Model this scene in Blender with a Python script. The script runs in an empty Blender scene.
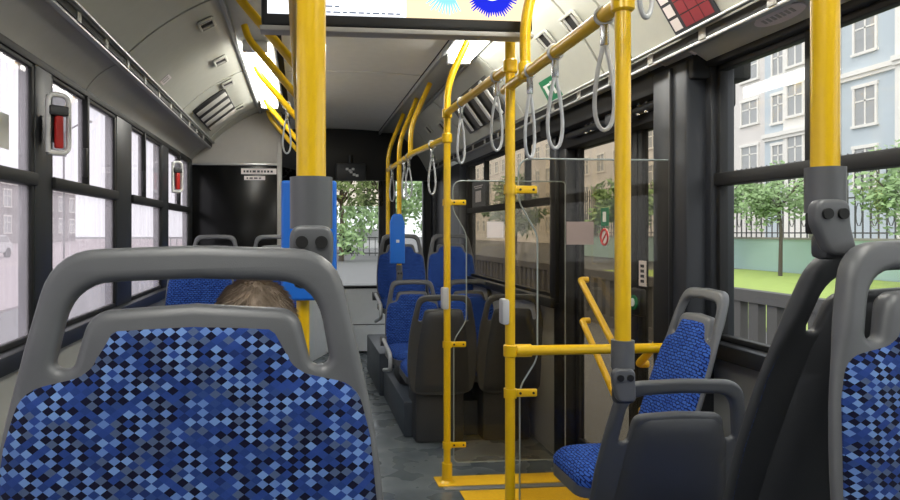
import bpy, bmesh, math, random
from mathutils import Vector, Matrix
random.seed(7)
scene = bpy.context.scene
COL = scene.collection
R = math.radians

# ------------------------------------------------------------------ materials
def new_mat(name):
    m = bpy.data.materials.new(name); m.use_nodes = True
    nt = m.node_tree; nt.nodes.clear()
    out = nt.nodes.new('ShaderNodeOutputMaterial')
    return m, nt, out
def s2l(c):
    return tuple((v / 255 / 12.92) if v / 255 <= .04045 else ((v / 255 + .055) / 1.055) ** 2.4 for v in c) + (1,)
def plain(name, rgb, rough=.5, metal=0., var=.06, scale=18., bump=0., spec=.5, coat=0.):
    m, nt, out = new_mat(name)
    b = nt.nodes.new('ShaderNodeBsdfPrincipled')
    tc = nt.nodes.new('ShaderNodeTexCoord'); n = nt.nodes.new('ShaderNodeTexNoise')
    n.inputs['Scale'].default_value = scale; n.inputs['Detail'].default_value = 4
    nt.links.new(tc.outputs['Object'], n.inputs['Vector'])
    mx = nt.nodes.new('ShaderNodeMix'); mx.data_type = 'RGBA'
    c = s2l(rgb)
    mx.inputs[6].default_value = tuple(v * (1 - var) for v in c[:3]) + (1,)
    mx.inputs[7].default_value = tuple(min(1, v * (1 + var)) for v in c[:3]) + (1,)
    nt.links.new(n.outputs['Fac'], mx.inputs[0])
    nt.links.new(mx.outputs[2], b.inputs['Base Color'])
    b.inputs['Roughness'].default_value = rough; b.inputs['Metallic'].default_value = metal
    b.inputs['Specular IOR Level'].default_value = spec
    b.inputs['Coat Weight'].default_value = coat
    if bump:
        n2 = nt.nodes.new('ShaderNodeTexNoise'); n2.inputs['Scale'].default_value = 900
        nt.links.new(tc.outputs['Object'], n2.inputs['Vector'])
        bp = nt.nodes.new('ShaderNodeBump'); bp.inputs['Strength'].default_value = bump; bp.inputs['Distance'].default_value = .001
        nt.links.new(n2.outputs['Fac'], bp.inputs['Height']); nt.links.new(bp.outputs['Normal'], b.inputs['Normal'])
    nt.links.new(b.outputs[0], out.inputs[0])
    return m
def glow(name, rgb, strength):
    m, nt, out = new_mat(name)
    e = nt.nodes.new('ShaderNodeEmission'); e.inputs[0].default_value = s2l(rgb); e.inputs[1].default_value = strength
    nt.links.new(e.outputs[0], out.inputs[0]); return m
def glass(name, tint, haze=0., haze_rgb=(230, 225, 228), refl=1.0, streak=False):
    m, nt, out = new_mat(name)
    t = nt.nodes.new('ShaderNodeBsdfTransparent'); t.inputs[0].default_value = s2l(tint)
    g = nt.nodes.new('ShaderNodeBsdfGlossy'); g.inputs['Roughness'].default_value = .02
    f = nt.nodes.new('ShaderNodeLayerWeight'); f.inputs[0].default_value = .5
    pw = nt.nodes.new('ShaderNodeMath'); pw.operation = 'POWER'; pw.inputs[1].default_value = 5
    nt.links.new(f.outputs['Facing'], pw.inputs[0])
    mu = nt.nodes.new('ShaderNodeMath'); mu.operation = 'MULTIPLY_ADD'; mu.inputs[1].default_value = .45 * refl; mu.inputs[2].default_value = .025 * refl
    nt.links.new(pw.outputs[0], mu.inputs[0])
    base = t.outputs[0]
    if haze:
        d = nt.nodes.new('ShaderNodeBsdfTranslucent'); d.inputs[0].default_value = s2l(haze_rgb)
        mh = nt.nodes.new('ShaderNodeMixShader')
        tc = nt.nodes.new('ShaderNodeTexCoord'); mp = nt.nodes.new('ShaderNodeMapping')
        mp.inputs['Scale'].default_value = (26, 26, 1.6) if streak else (8, 8, 8)
        n = nt.nodes.new('ShaderNodeTexNoise'); n.inputs['Scale'].default_value = 1.0; n.inputs['Detail'].default_value = 6
        nt.links.new(tc.outputs['Object'], mp.inputs[0]); nt.links.new(mp.outputs[0], n.inputs['Vector'])
        mr = nt.nodes.new('ShaderNodeMapRange'); mr.inputs[1].default_value = .3; mr.inputs[2].default_value = .7
        mr.inputs[3].default_value = haze * .55; mr.inputs[4].default_value = min(1, haze * 1.45)
        nt.links.new(n.outputs['Fac'], mr.inputs[0]); nt.links.new(mr.outputs[0], mh.inputs[0])
        nt.links.new(base, mh.inputs[1]); nt.links.new(d.outputs[0], mh.inputs[2]); base = mh.outputs[0]
    mx = nt.nodes.new('ShaderNodeMixShader')
    nt.links.new(mu.outputs[0], mx.inputs[0]); nt.links.new(base, mx.inputs[1]); nt.links.new(g.outputs[0], mx.inputs[2])
    nt.links.new(mx.outputs[0], out.inputs[0]); return m

def fabric_diamond():
    m, nt, out = new_mat('diamond_fabric')
    N = nt.nodes.new; L = nt.links.new
    tc = N('ShaderNodeTexCoord'); sp = N('ShaderNodeSeparateXYZ'); L(tc.outputs['Object'], sp.inputs[0])
    def math_(op, a, b=None):
        n = N('ShaderNodeMath'); n.operation = op
        for i, v in enumerate((a, b)):
            if v is None: continue
            if isinstance(v, (int, float)): n.inputs[i].default_value = v
            else: L(v, n.inputs[i])
        return n.outputs[0]
    s = .0125
    x, z = sp.outputs[0], sp.outputs[2]
    z = math_('MULTIPLY', z, 1.37)
    iu = math_('FLOOR', math_('DIVIDE', math_('ADD', x, z), s))
    iv = math_('FLOOR', math_('DIVIDE', math_('SUBTRACT', x, z), s))
    cb = N('ShaderNodeCombineXYZ'); L(iu, cb.inputs[0]); L(iv, cb.inputs[1])
    wn = N('ShaderNodeTexWhiteNoise'); wn.noise_dimensions = '3D'; L(cb.outputs[0], wn.inputs['Vector'])
    ln = N('ShaderNodeTexNoise'); ln.inputs['Scale'].default_value = .16; L(cb.outputs[0], ln.inputs['Vector'])
    v = math_('ADD', wn.outputs['Value'], math_('MULTIPLY', math_('SUBTRACT', ln.outputs['Fac'], .5), .35))
    par = math_('FLOORED_MODULO', math_('ADD', iu, iv), 2.)
    def ramp(stops):
        r = N('ShaderNodeValToRGB'); r.color_ramp.interpolation = 'CONSTANT'
        e = r.color_ramp.elements
        while len(e) < len(stops): e.new(.5)
        for k, (p, c) in enumerate(stops): e[k].position = p; e[k].color = s2l(c)
        L(v, r.inputs[0]); return r.outputs[0]
    A = ramp([(0, (5, 8, 36)), (.52, (30, 54, 112)), (.78, (36, 62, 128)), (.93, (24, 42, 92))])
    B = ramp([(0, (34, 60, 124)), (.24, (70, 86, 118)), (.46, (88, 118, 176)), (.72, (102, 134, 188)), (.88, (40, 64, 118))])
    mx = N('ShaderNodeMix'); mx.data_type = 'RGBA'; L(par, mx.inputs[0]); L(A, mx.inputs[6]); L(B, mx.inputs[7])
    fn = N('ShaderNodeTexNoise'); fn.inputs['Scale'].default_value = 700; L(tc.outputs['Object'], fn.inputs['Vector'])
    bp = N('ShaderNodeBump'); bp.inputs['Strength'].default_value = .35; bp.inputs['Distance'].default_value = .001; L(fn.outputs['Fac'], bp.inputs['Height'])
    b = N('ShaderNodeBsdfPrincipled'); b.inputs['Roughness'].default_value = .9; b.inputs['Specular IOR Level'].default_value = .15
    b.inputs['Sheen Weight'].default_value = .1
    L(mx.outputs[2], b.inputs['Base Color']); L(bp.outputs['Normal'], b.inputs['Normal']); L(b.outputs[0], out.inputs[0])
    return m
def fabric_woven():
    m, nt, out = new_mat('woven_blue_fabric')
    N = nt.nodes.new; L = nt.links.new
    tc = N('ShaderNodeTexCoord'); mp = N('ShaderNodeMapping'); mp.inputs['Rotation'].default_value = (R(90), 0, 0)
    sp = N('ShaderNodeSeparateXYZ'); L(tc.outputs['Object'], sp.inputs[0])
    ad = N('ShaderNodeMath'); ad.operation = 'ADD'; L(sp.outputs[1], ad.inputs[0]); L(sp.outputs[2], ad.inputs[1])
    cb = N('ShaderNodeCombineXYZ'); L(sp.outputs[0], cb.inputs[0]); L(ad.outputs[0], cb.inputs[1])
    nz = N('ShaderNodeTexNoise'); nz.inputs['Scale'].default_value = 55; L(cb.outputs[0], nz.inputs['Vector'])
    sc = N('ShaderNodeVectorMath'); sc.operation = 'SCALE'; sc.inputs[3].default_value = .016; L(nz.outputs['Color'], sc.inputs[0])
    av = N('ShaderNodeVectorMath'); L(cb.outputs[0], av.inputs[0]); L(sc.outputs[0], av.inputs[1])
    br = N('ShaderNodeTexBrick'); L(av.outputs[0], br.inputs['Vector'])
    br.inputs['Scale'].default_value = 1; br.inputs['Brick Width'].default_value = .021; br.inputs['Row Height'].default_value = .013
    br.inputs['Mortar Size'].default_value = .0022; br.inputs['Mortar Smooth'].default_value = .3
    br.inputs['Color1'].default_value = s2l((60, 100, 182)); br.inputs['Color2'].default_value = s2l((44, 78, 156)); br.inputs['Mortar'].default_value = s2l((18, 30, 80))
    b = N('ShaderNodeBsdfPrincipled'); b.inputs['Roughness'].default_value = .9; b.inputs['Specular IOR Level'].default_value = .15
    L(br.outputs['Color'], b.inputs['Base Color']); L(b.outputs[0], out.inputs[0]); return m
def floor_mat():
    m, nt, out = new_mat('vinyl_floor')
    N = nt.nodes.new; L = nt.links.new
    tc = N('ShaderNodeTexCoord'); n = N('ShaderNodeTexNoise'); n.inputs['Scale'].default_value = 3.5; n.inputs['Detail'].default_value = 8
    L(tc.outputs['Object'], n.inputs['Vector'])
    r = N('ShaderNodeValToRGB'); r.color_ramp.elements[0].position = .35; r.color_ramp.elements[0].color = s2l((76, 84, 90))
    r.color_ramp.elements[1].position = .7; r.color_ramp.elements[1].color = s2l((112, 120, 124)); L(n.outputs['Fac'], r.inputs[0])
    n2 = N('ShaderNodeTexNoise'); n2.inputs['Scale'].default_value = 5; L(tc.outputs['Object'], n2.inputs['Vector'])
    mr = N('ShaderNodeMapRange'); mr.inputs[1].default_value = .4; mr.inputs[2].default_value = .6; mr.inputs[3].default_value = .18; mr.inputs[4].default_value = .45; L(n2.outputs['Fac'], mr.inputs[0])
    b = N('ShaderNodeBsdfPrincipled'); L(r.outputs[0], b.inputs['Base Color']); L(mr.outputs[0], b.inputs['Roughness']); L(b.outputs[0], out.inputs[0]); return m

M = dict(
    mid=plain('mid_grey_plastic', (74, 76, 78), .42, bump=.15), stopgrey=plain('stop_button_grey', (186, 188, 190), .4), backing=plain('grille_backing', (88, 88, 86), .6),
    grey=plain('grey_plastic', (92, 94, 97), .36, bump=.15),
    darkgrey=plain('dark_grey_plastic', (58, 60, 63), .45, bump=.2),
    black=plain('black_plastic', (22, 23, 25), .45),
    blackgloss=plain('gloss_black_panel', (10, 11, 12), .22, spec=.25),
    frame=plain('charcoal_frame', (36, 39, 44), .45),
    rubber=plain('black_rubber', (16, 17, 18), .6),
    yellow=plain('yellow_paint', (230, 186, 12), .28, var=.03, coat=.3),
    yplate=plain('yellow_tread', (236, 186, 30), .55, var=.12, scale=60),
    wall=plain('wall_laminate', (168, 170, 166), .5),
    duct=plain('duct_panel', (168, 166, 161), .5),
    cove=plain('cove_panel', (178, 179, 169), .5),
    ceil=plain('ceiling_panel', (236, 236, 229), .45),
    trim=plain('aluminium_trim', (170, 172, 172), .35, metal=.6),
    steel=plain('steel', (190, 192, 195), .25, metal=.9),
    silver=plain('silver_grey_loop', (176, 179, 182), .35),
    dark=plain('dark_gap', (26, 26, 27), .7),
    blue=plain('blue_plastic', (30, 112, 214), .35),
    white=plain('white_plastic', (228, 228, 226), .4),
    pale=plain('pale_console', (236, 239, 240), .4),
    sticker=plain('paper_sticker', (224, 216, 216), .6),
    pinksticker=plain('pinkish_sticker', (150, 132, 124), .6),
    ink=plain('printed_ink', (50, 52, 58), .6),
    green=plain('green_sign', (22, 112, 72), .5),
    maroon=plain('maroon_print', (142, 52, 60), .5),
    red=plain('red_plastic', (196, 40, 36), .4),
    teal=plain('teal_print', (60, 120, 124), .5),
    orange=plain('orange_print', (214, 130, 50), .5),
    platform=plain('platform_vinyl', (66, 74, 84), .45),
    floor=floor_mat(), diamond=fabric_diamond(), woven=fabric_woven(),
    lamp=glow('lamp_diffuser', (255, 252, 244), 11.5),
    screen_w=glow('screen_white', (232, 236, 244), 1.0), screen_t=glow('screen_tan', (232, 205, 165), .95),
    screen_b=glow('screen_blue', (30, 40, 190), .9), screen_l=glow('screen_pale_blue', (130, 195, 225), .9), screen_k=glow('screen_text', (90, 100, 120), .6),
    glass_l=glass('wet_window_glass', (236, 233, 235), .22, (222, 216, 221), .7, True),
    glass_r=glass('window_glass', (245, 245, 245), 0, refl=1.0),
    glass_t=glass('tinted_glass', (226, 220, 210), 0, refl=1.0),
    glass_p=glass('partition_glass', (238, 235, 229), 0, refl=.7),
    cabglass=glass('dark_cab_glass', (120, 122, 124), 0, refl=.7),
    glass_edge=plain('glass_edge', (150, 160, 160), .2),
    clear=glass('clear_case', (225, 225, 225), .35, (235, 235, 235), 1.0),
    hair=plain('hair', (150, 134, 118), .6, var=.3, scale=120),
    skin=plain('skin', (205, 160, 135), .5),
    coat=plain('jacket_cloth', (52, 56, 66), .85), trousers=plain('trouser_cloth', (40, 42, 50), .9), shoe=plain('shoe_leather', (28, 26, 25), .5),
    beige=plain('beige_plaster', (224, 218, 212), .9, scale=.6), bluepl=plain('pale_blue_plaster', (196, 205, 210), .9, scale=.6), whitepl=plain('white_plaster', (238, 234, 226), .9, scale=.6),
    pane=plain('dark_pane', (162, 163, 162), .15), iron=plain('iron', (84, 84, 84), .6),
    tealwall=plain('teal_wall_paint', (172, 198, 192), .9, scale=1.2), stone=plain('grey_concrete', (150, 148, 142), .9, scale=6), darkstone=plain('dark_concrete', (92, 90, 88), .9, scale=6),
    grass=plain('grass', (158, 178, 92), .95, var=.25, scale=3), asphalt=plain('asphalt', (110, 110, 110), .8, scale=2), plaza=plain('pinkish_paving', (176, 164, 165), .9, scale=1.5),
    leaf=plain('leaf', (150, 178, 124), .8, var=.35, scale=4), leafd=plain('dark_leaf', (112, 136, 98), .8, var=.35, scale=4), bark=plain('bark', (88, 80, 72), .9),
    haze1=plain('grey_facade', (150, 150, 152), .9, scale=.3), haze2=plain('brown_facade', (150, 144, 142), .9, scale=.3),
    carw=plain('white_car_paint', (230, 230, 230), .25, coat=.5), carr=plain('red_car_paint', (170, 30, 28), .25, coat=.5), carg=plain('grey_car_paint', (100, 104, 110), .25, coat=.5), carb=plain('blue_car_paint', (40, 60, 120), .25, coat=.5),
)

# ------------------------------------------------------------------ mesh helpers
def NB(): return bmesh.new()
def merge(dst, src):
    me = bpy.data.meshes.new('tmp'); src.to_mesh(me); src.free(); dst.from_mesh(me); bpy.data.meshes.remove(me)
def box(bm, x0, x1, y0, y1, z0, z1, bevel=0., rot=None, seg=2):
    b = bmesh.new(); bmesh.ops.create_cube(b, size=1)
    sx, sy, sz = x1 - x0, y1 - y0, z1 - z0
    for v in b.verts: v.co = Vector((v.co.x * sx, v.co.y * sy, v.co.z * sz))
    if bevel: bmesh.ops.bevel(b, geom=b.edges[:], offset=bevel, segments=seg, affect='EDGES', profile=.5)
    c = Vector(((x0 + x1) / 2, (y0 + y1) / 2, (z0 + z1) / 2))
    for v in b.verts: v.co = (rot @ v.co if rot else v.co) + c
    merge(bm, b); return bm
def fillet(pts, rad, n=6):
    pts = [Vector(p) for p in pts]
    if len(pts) < 3 or not rad: return pts
    out = [pts[0]]
    for i in range(1, len(pts) - 1):
        p, a, b = pts[i], pts[i - 1], pts[i + 1]
        r1 = min(rad, (a - p).length * .49, (b - p).length * .49)
        s, e = p + (a - p).normalized() * r1, p + (b - p).normalized() * r1
        for k in range(n + 1):
            t = k / n; out.append(s * (1 - t) ** 2 + p * 2 * t * (1 - t) + e * t * t)
    out.append(pts[-1]); return out
def tube(bm, pts, r, seg=14, rad=0., closed=False):
    P = fillet(pts, rad) if not closed else [Vector(p) for p in pts]
    n = len(P); rings = []; up = None
    for i in range(n):
        if closed: t = (P[(i + 1) % n] - P[i - 1]).normalized()
        else: t = (P[min(i + 1, n - 1)] - P[max(i - 1, 0)]).normalized()
        if up is None: up = t.orthogonal().normalized()
        up = (up - t * up.dot(t)).normalized(); s = t.cross(up)
        rr = r[i] if isinstance(r, (list, tuple)) else r
        rings.append([bm.verts.new(P[i] + (up * math.cos(a) + s * math.sin(a)) * rr) for a in [2 * math.pi * k / seg for k in range(seg)]])
    for i in range(n if closed else n - 1):
        A, B = rings[i], rings[(i + 1) % n]
        for k in range(seg): bm.faces.new((A[k], A[(k + 1) % seg], B[(k + 1) % seg], B[k]))
    if not closed:
        bm.faces.new(rings[0][::-1]); bm.faces.new(rings[-1])
    return bm
def cyl(bm, a, b, r, seg=16): return tube(bm, [a, b], r, seg)
def ball(bm, c, r, seg=12, s=(1, 1, 1)):
    b = bmesh.new(); bmesh.ops.create_uvsphere(b, u_segments=seg, v_segments=seg // 2 + 2, radius=r)
    for v in b.verts: v.co = Vector((v.co.x * s[0], v.co.y * s[1], v.co.z * s[2])) + Vector(c)
    merge(bm, b); return bm
def prism(bm, pts, axis, a, b):
    def co(p, w): return {'x': (w, p[0], p[1]), 'y': (p[0], w, p[1]), 'z': (p[0], p[1], w)}[axis]
    A = [bm.verts.new(co(p, a)) for p in pts]; B = [bm.verts.new(co(p, b)) for p in pts]
    n = len(pts)
    bm.faces.new(A); bm.faces.new(B[::-1])
    for i in range(n): bm.faces.new((A[i], B[i], B[(i + 1) % n], A[(i + 1) % n]))
    return bm
def roundpoly(corners, n=5):
    out = []; k = len(corners)
    for i in range(k):
        x, y, r = corners[i]; p = Vector((x, y))
        a = Vector(corners[i - 1][:2]); b = Vector(corners[(i + 1) % k][:2])
        if not r: out.append((x, y)); continue
        r1 = min(r, (a - p).length * .49, (b - p).length * .49)
        s, e = p + (a - p).normalized() * r1, p + (b - p).normalized() * r1
        for j in range(n + 1):
            t = j / n; q = s * (1 - t) ** 2 + p * 2 * t * (1 - t) + e * t * t; out.append((q.x, q.y))
    return out
def mirror(half): return half + [(-x, z, r) for x, z, r in reversed(half) if abs(x) > 1e-6]
def plate(outer, holes, extrude, bevel):
    """filled 2-D outline with holes, rounded rim; result in XZ plane, thickness along Y"""
    cu = bpy.data.curves.new('tmp', 'CURVE'); cu.dimensions = '2D'; cu.fill_mode = 'BOTH'
    cu.extrude = extrude; cu.bevel_depth = bevel; cu.bevel_resolution = 3; cu.offset = -bevel
    for pts in [outer] + holes:
        sp = cu.splines.new('POLY'); sp.points.add(len(pts) - 1); sp.use_cyclic_u = True
        for p, q in zip(sp.points, pts): p.co = (q[0], q[1], 0, 1)
    o = bpy.data.objects.new('tmp', cu); me = bpy.data.meshes.new_from_object(o)
    bm = bmesh.new(); bm.from_mesh(me)
    bpy.data.objects.remove(o); bpy.data.curves.remove(cu); bpy.data.meshes.remove(me)
    bmesh.ops.remove_doubles(bm, verts=bm.verts[:], dist=1e-5)
    for v in bm.verts: v.co = Vector((v.co.x, -v.co.z, v.co.y))
    bmesh.ops.recalc_face_normals(bm, faces=bm.faces[:])
    return bm
def pad(outline, puff, soft, base, step=.02, axis='y', sign=-1):
    """upholstered panel: outline in the plane, front puffed towards sign*axis; base = depth of its rim"""
    bm = bmesh.new(); vs = [bm.verts.new((p[0], p[1], 0)) for p in outline]; f = bm.faces.new(vs)
    if f.normal.z < 0: bmesh.ops.reverse_faces(bm, faces=[f])
    xs = [p[0] for p in outline]; ys = [p[1] for p in outline]
    for k, lo, hi in ((0, min(xs), max(xs)), (1, min(ys), max(ys))):
        q = lo + step
        while q < hi - .001:
            co = [0, 0, 0]; no = [0, 0, 0]; co[k] = q; no[k] = 1
            bmesh.ops.bisect_plane(bm, geom=bm.verts[:] + bm.edges[:] + bm.faces[:], plane_co=co, plane_no=no); q += step
    segs = [(Vector(outline[i - 1]), Vector(outline[i])) for i in range(len(outline))]
    def dist(p):
        best = 9
        for a, b in segs:
            ab = b - a; t = max(0, min(1, (p - a).dot(ab) / max(ab.length_squared, 1e-12))); best = min(best, (p - a - ab * t).length)
        return best
    # extra ring close to the rim is given by the inset
    bmesh.ops.inset_region(bm, faces=bm.faces[:], thickness=.006, use_even_offset=True)
    for v in bm.verts: v.co.z = puff * (1 - math.exp(-dist(v.co.xy) / soft))
    ex = bmesh.ops.extrude_edge_only(bm, edges=[e for e in bm.edges if e.is_boundary])
    for v in ex['geom']:
        if isinstance(v, bmesh.types.BMVert): v.co.z -= base
    for v in bm.verts:
        x, y, z = v.co
        v.co = Vector((x, sign * z, y)) if axis == 'y' else Vector((x, y, sign * z))
    bmesh.ops.recalc_face_normals(bm, faces=bm.faces[:])
    return bm
def build(name, bm, mat, parent=None, smooth=40, loc=None):
    me = bpy.data.meshes.new(name)
    bm.to_mesh(me); bm.free()
    if isinstance(mat, str): mat = M[mat]
    me.materials.append(mat)
    if smooth:
        me.shade_smooth()
        try: me.set_sharp_from_angle(angle=R(smooth))
        except Exception: pass
    o = bpy.data.objects.new(name, me); COL.objects.link(o)
    if loc: o.location = loc
    if parent: o.parent = parent
    return o
def tag(o, label=None, cat=None, group=None, kind=None):
    if label: o['label'] = label
    if cat: o['category'] = cat
    if group: o['group'] = group
    if kind: o['kind'] = kind
    return o
def thing(name, label, cat, loc=(0, 0, 0), rz=0., group=None, rot=None):
    o = bpy.data.objects.new(name, None); COL.objects.link(o); o.empty_display_size = .05
    o.location = loc; o.rotation_euler = rot or (0, 0, rz)
    return tag(o, label, cat, group)
def struct(name, bm, mat, parent=None, smooth=30):
    o = build(name, bm, mat, parent, smooth); tag(o, kind='structure'); return o
def kids(o): return [c for c in bpy.data.objects if c.parent == o]
def dup(root, label, loc, rz=None, group=None):
    r = root.copy(); COL.objects.link(r); r.location = loc
    if rz is not None: r.rotation_euler = (0, 0, rz)
    r['label'] = label
    if group: r['group'] = group
    for ch in kids(root):
        c = ch.copy(); COL.objects.link(c); c.parent = r
        for g in kids(ch):
            d = g.copy(); COL.objects.link(d); d.parent = c
    return r

# ------------------------------------------------------------------ bus shell (X right, Y forward, Z up; saloon floor z = 0)
XL, XR, Y0, Y1 = -.918, 1.432, -1.7, 7.0
bm = NB(); box(bm, XL - .05, XR + .12, Y0, Y1 + .1, -.06, 0); struct('floor', bm, 'floor')
# left wall: lower panel, pillars and the band above the windows
ZB, ZT, ZM = .90, 1.85, 1.45
LW = [(-1.5, -.75), (-.55, .72), (.92, 2.33), (2.48, 3.32), (3.60, 4.37), (4.58, 5.42), (5.75, 6.85)]
bm = NB(); box(bm, XL - .06, XL, Y0, Y1, 0, ZB)
box(bm, XL - .06, XL, Y0, Y1, ZT, 2.35)
lw = struct('wall_left', bm, 'wall')
edges = [Y0] + [v for w in LW for v in w] + [Y1]
for i in range(0, len(edges), 2):
    b = NB(); box(b, XL - .05, XL + .009, edges[i], edges[i + 1], ZB - .03, ZT + .02, .006); build('pillar', b, 'frame', lw)
b = NB(); box(b, XL - .01, XL + .012, Y0, 5.5, ZT - .005, ZT + .03, .004); build('window_head', b, 'rubber', lw)
b = NB(); box(b, XL - .01, XL + .045, Y0, 5.5, ZB - .06, ZB, .01); build('sill_ledge', b, 'frame', lw)
DIV = {6: 6.3, 2: 1.55, 3: 2.87, 4: 3.89, 5: 4.98, 1: .1, 0: -1.1}
for i, (a, c) in enumerate(LW):
    b = NB()
    for y in (a, c - .02): box(b, XL - .02, XL + .005, y, y + .02, ZB, ZT, .004)
    box(b, XL - .02, XL + .005, a, c, ZB, ZB + .02, .004); box(b, XL - .02, XL + .005, a, c, ZT - .02, ZT, .004)
    w = struct('window_%d' % (i + 1), b, 'rubber')
    b = NB(); box(b, XL - .03, XL + .022, a, c, ZM - .022, ZM + .022, .006); build('mid_rail', b, 'rubber', w)
    d = DIV[i]
    b = NB(); box(b, XL - .025, XL + .016, d - .014, d + .014, ZM, ZT, .004); build('sash_divider', b, 'rubber', w)
    b = NB(); box(b, XL - .012, XL - .006, a, c, ZB, ZM); build('pane', b, 'glass_l', w)
    b = NB(); box(b, XL - .012, XL - .006, a, c, ZM, ZT); build('pane', b, 'glass_l', w)
    b = NB(); box(b, XL + .008, XL + .026, d - .06, d - .035, 1.50, 1.62, .005); build('sash_latch', b, 'black', w)
# right wall
RW = [(-1.5, -.75), (-.55, .72), (.92, 2.11), (3.58, 5.46)]
bm = NB(); box(bm, XR, XR + .06, Y0, 2.2, 0, ZB); box(bm, XR, XR + .06, 3.5, 5.55, 0, ZB)
box(bm, XR + .09, XR + .15, Y0, Y1, ZT + .02, 2.35)
rw = struct('wall_right', bm, 'wall')
for a, c in ((Y0, -1.5), (-.75, -.55), (.72, .92), (2.11, 2.20), (3.49, 3.58), (5.46, 5.7), (6.85, 7.0)):
    b = NB(); box(b, XR - .03, XR + .06, a, c, ZB - .03, ZT + .03, .012); build('pillar', b, 'frame', rw)
b = NB(); box(b, XR - .04, XR + .06, Y0, 2.2, ZT - .01, ZT + .05, .006); build('window_head', b, 'rubber', rw)
b = NB(); box(b, XR - .04, XR + .06, 3.5, 5.6, ZT - .01, ZT + .05, .006); build('window_head', b, 'rubber', rw)
b = NB(); box(b, XR - .055, XR + .02, Y0, 2.2, ZB - .055, ZB, .008); build('sill_ledge', b, 'frame', rw)
b = NB(); box(b, XR - .055, XR + .02, 3.5, 5.5, ZB - .055, ZB, .008); build('sill_ledge', b, 'frame', rw)
DIVR = {0: -1.1, 1: .1, 2: 1.70, 3: 4.02}
for i, (a, c) in enumerate(RW):
    b = NB()
    for y in (a, c - .02): box(b, XR - .012, XR + .02, y, y + .02, ZB, ZT, .004)
    box(b, XR - .012, XR + .02, a, c, ZB, ZB + .02, .004); box(b, XR - .012, XR + .02, a, c, ZT - .03, ZT, .004)
    w = struct('window_%d' % (i + 8), b, 'rubber')
    b = NB(); box(b, XR - .022, XR + .03, a, c, ZM - .022, ZM + .022, .006); build('mid_rail', b, 'rubber', w)
    ds = [DIVR[i]] + ([4.95] if i == 3 else [])
    for d in ds:
        b = NB(); box(b, XR - .016, XR + .025, d - .012, d + .012, ZM, ZT, .004); build('sash_divider', b, 'rubber', w)
    g = 'glass_t' if i == 3 else 'glass_r'
    b = NB(); box(b, XR + .006, XR + .012, a, c, ZB, ZM); build('pane', b, g, w)
    b = NB(); box(b, XR + .006, XR + .012, a, c, ZM, ZT); build('pane', b, g, w)
# casing pillar beside the door
b = NB(); box(b, 1.33, 1.47, 2.14, 2.36, 0, 1.87, .012); cp = struct('trim_1', b, 'frame')
b = NB(); box(b, 1.37, 1.45, 2.36, 2.40, .05, 1.80, .008); build('edge_strip', b, 'grey', cp)
b = NB(); box(b, 1.318, 1.345, 2.22, 2.232, 0.02, 1.86, .003); build('cable_groove', b, 'black', cp)
b = NB(); box(b, 1.425, 1.49, 3.40, 3.57, 0, 1.87, .008); struct('trim_2', b, 'black')
# rear end of the saloon behind the viewer
b = NB(); box(b, XL - .05, XR + .1, Y0 - .06, Y0, 0, 2.35); struct('wall_rear', b, 'wall')

# ceiling: centre panels, cove panels with open seams, lamp channels
def cove_profile(a, c, bulge, n=10):
    a, c = Vector(a), Vector(c); d = (c - a); nrm = Vector((d.y, -d.x)).normalized()
    mid = Vector(((XL + XR) / 2, 1.2))
    if (a + nrm - mid).length < (a - mid).length: nrm = -nrm
    return [tuple(a + d * (k / n) + nrm * bulge * 4 * (k / n) * (1 - k / n)) for k in range(n + 1)], nrm
def sheet(bm, prof, nrm, y0, y1, th=.02):
    back = [(p[0] + nrm.x * th, p[1] + nrm.y * th) for p in prof]
    prism(bm, prof + back[::-1], 'y', y0, y1)
cb = NB()
pc = [(-.35 + 1.30 * k / 16, 2.305 + .035 * (1 - ((k - 8) / 8) ** 2)) for k in range(17)]
prism(cb, pc + [(.95, 2.42), (-.35, 2.42)], 'y', Y0, Y1)
ceiling = struct('ceiling', cb, 'dark')
inner = [p for p in pc if -.16 < p[0] < .80]
cuts = [Y0, -1.0, .75, 2.5, 4.25, 6.0, 6.75]
for a, c in zip(cuts, cuts[1:]):
    b = NB(); prism(b, [(x, z - .004) for x, z in inner] + [(x, z - .016) for x, z in inner[::-1]], 'y', a + .011, c - .011); build('ceiling_panel', b, 'ceil', ceiling)
for x0, x1 in ((-.345, -.15), (.80, .985)):
    b = NB(); box(b, x0, x1, Y0, 5.56 if x0 < 0 else 6.7, 2.285, 2.30, .003); build('lamp_channel', b, 'cove', ceiling)
    for xe in (x0, x1):
        b = NB(); box(b, xe - .010, xe + .010, Y0, 5.56 if x0 < 0 else 6.7, 2.268, 2.300, .004); build('channel_edge', b, 'trim', ceiling)
pl, nl = cove_profile((-.345, 2.29), (-.76, 2.004), .028)
pr, nr = cove_profile((.985, 2.29), (1.29, 1.896), .028)
b = NB(); sheet(b, [(p[0] + nl.x * .03, p[1] + nl.y * .03) for p in pl], nl, Y0, 5.56); build('cove_backing', b, 'dark', ceiling)
b = NB(); sheet(b, [(p[0] + nr.x * .03, p[1] + nr.y * .03) for p in pr], nr, Y0, 6.7); build('cove_backing', b, 'dark', ceiling)
lc = [Y0, -.9, .35, 1.6, 2.85, 4.13, 5.35, 5.56]
for a, c in zip(lc, lc[1:]):
    b = NB(); sheet(b, pl, nl, a + .009, c - .009); build('cove_panel', b, 'cove', ceiling)
rc = [Y0, -.1, 1.15, 2.40, 2.63, 3.62, 4.9, 6.0, 6.7]
for a, c in zip(rc, rc[1:]):
    b = NB(); sheet(b, pr, nr, a + .009, c - .009); build('cove_panel', b, 'cove', ceiling)
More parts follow.
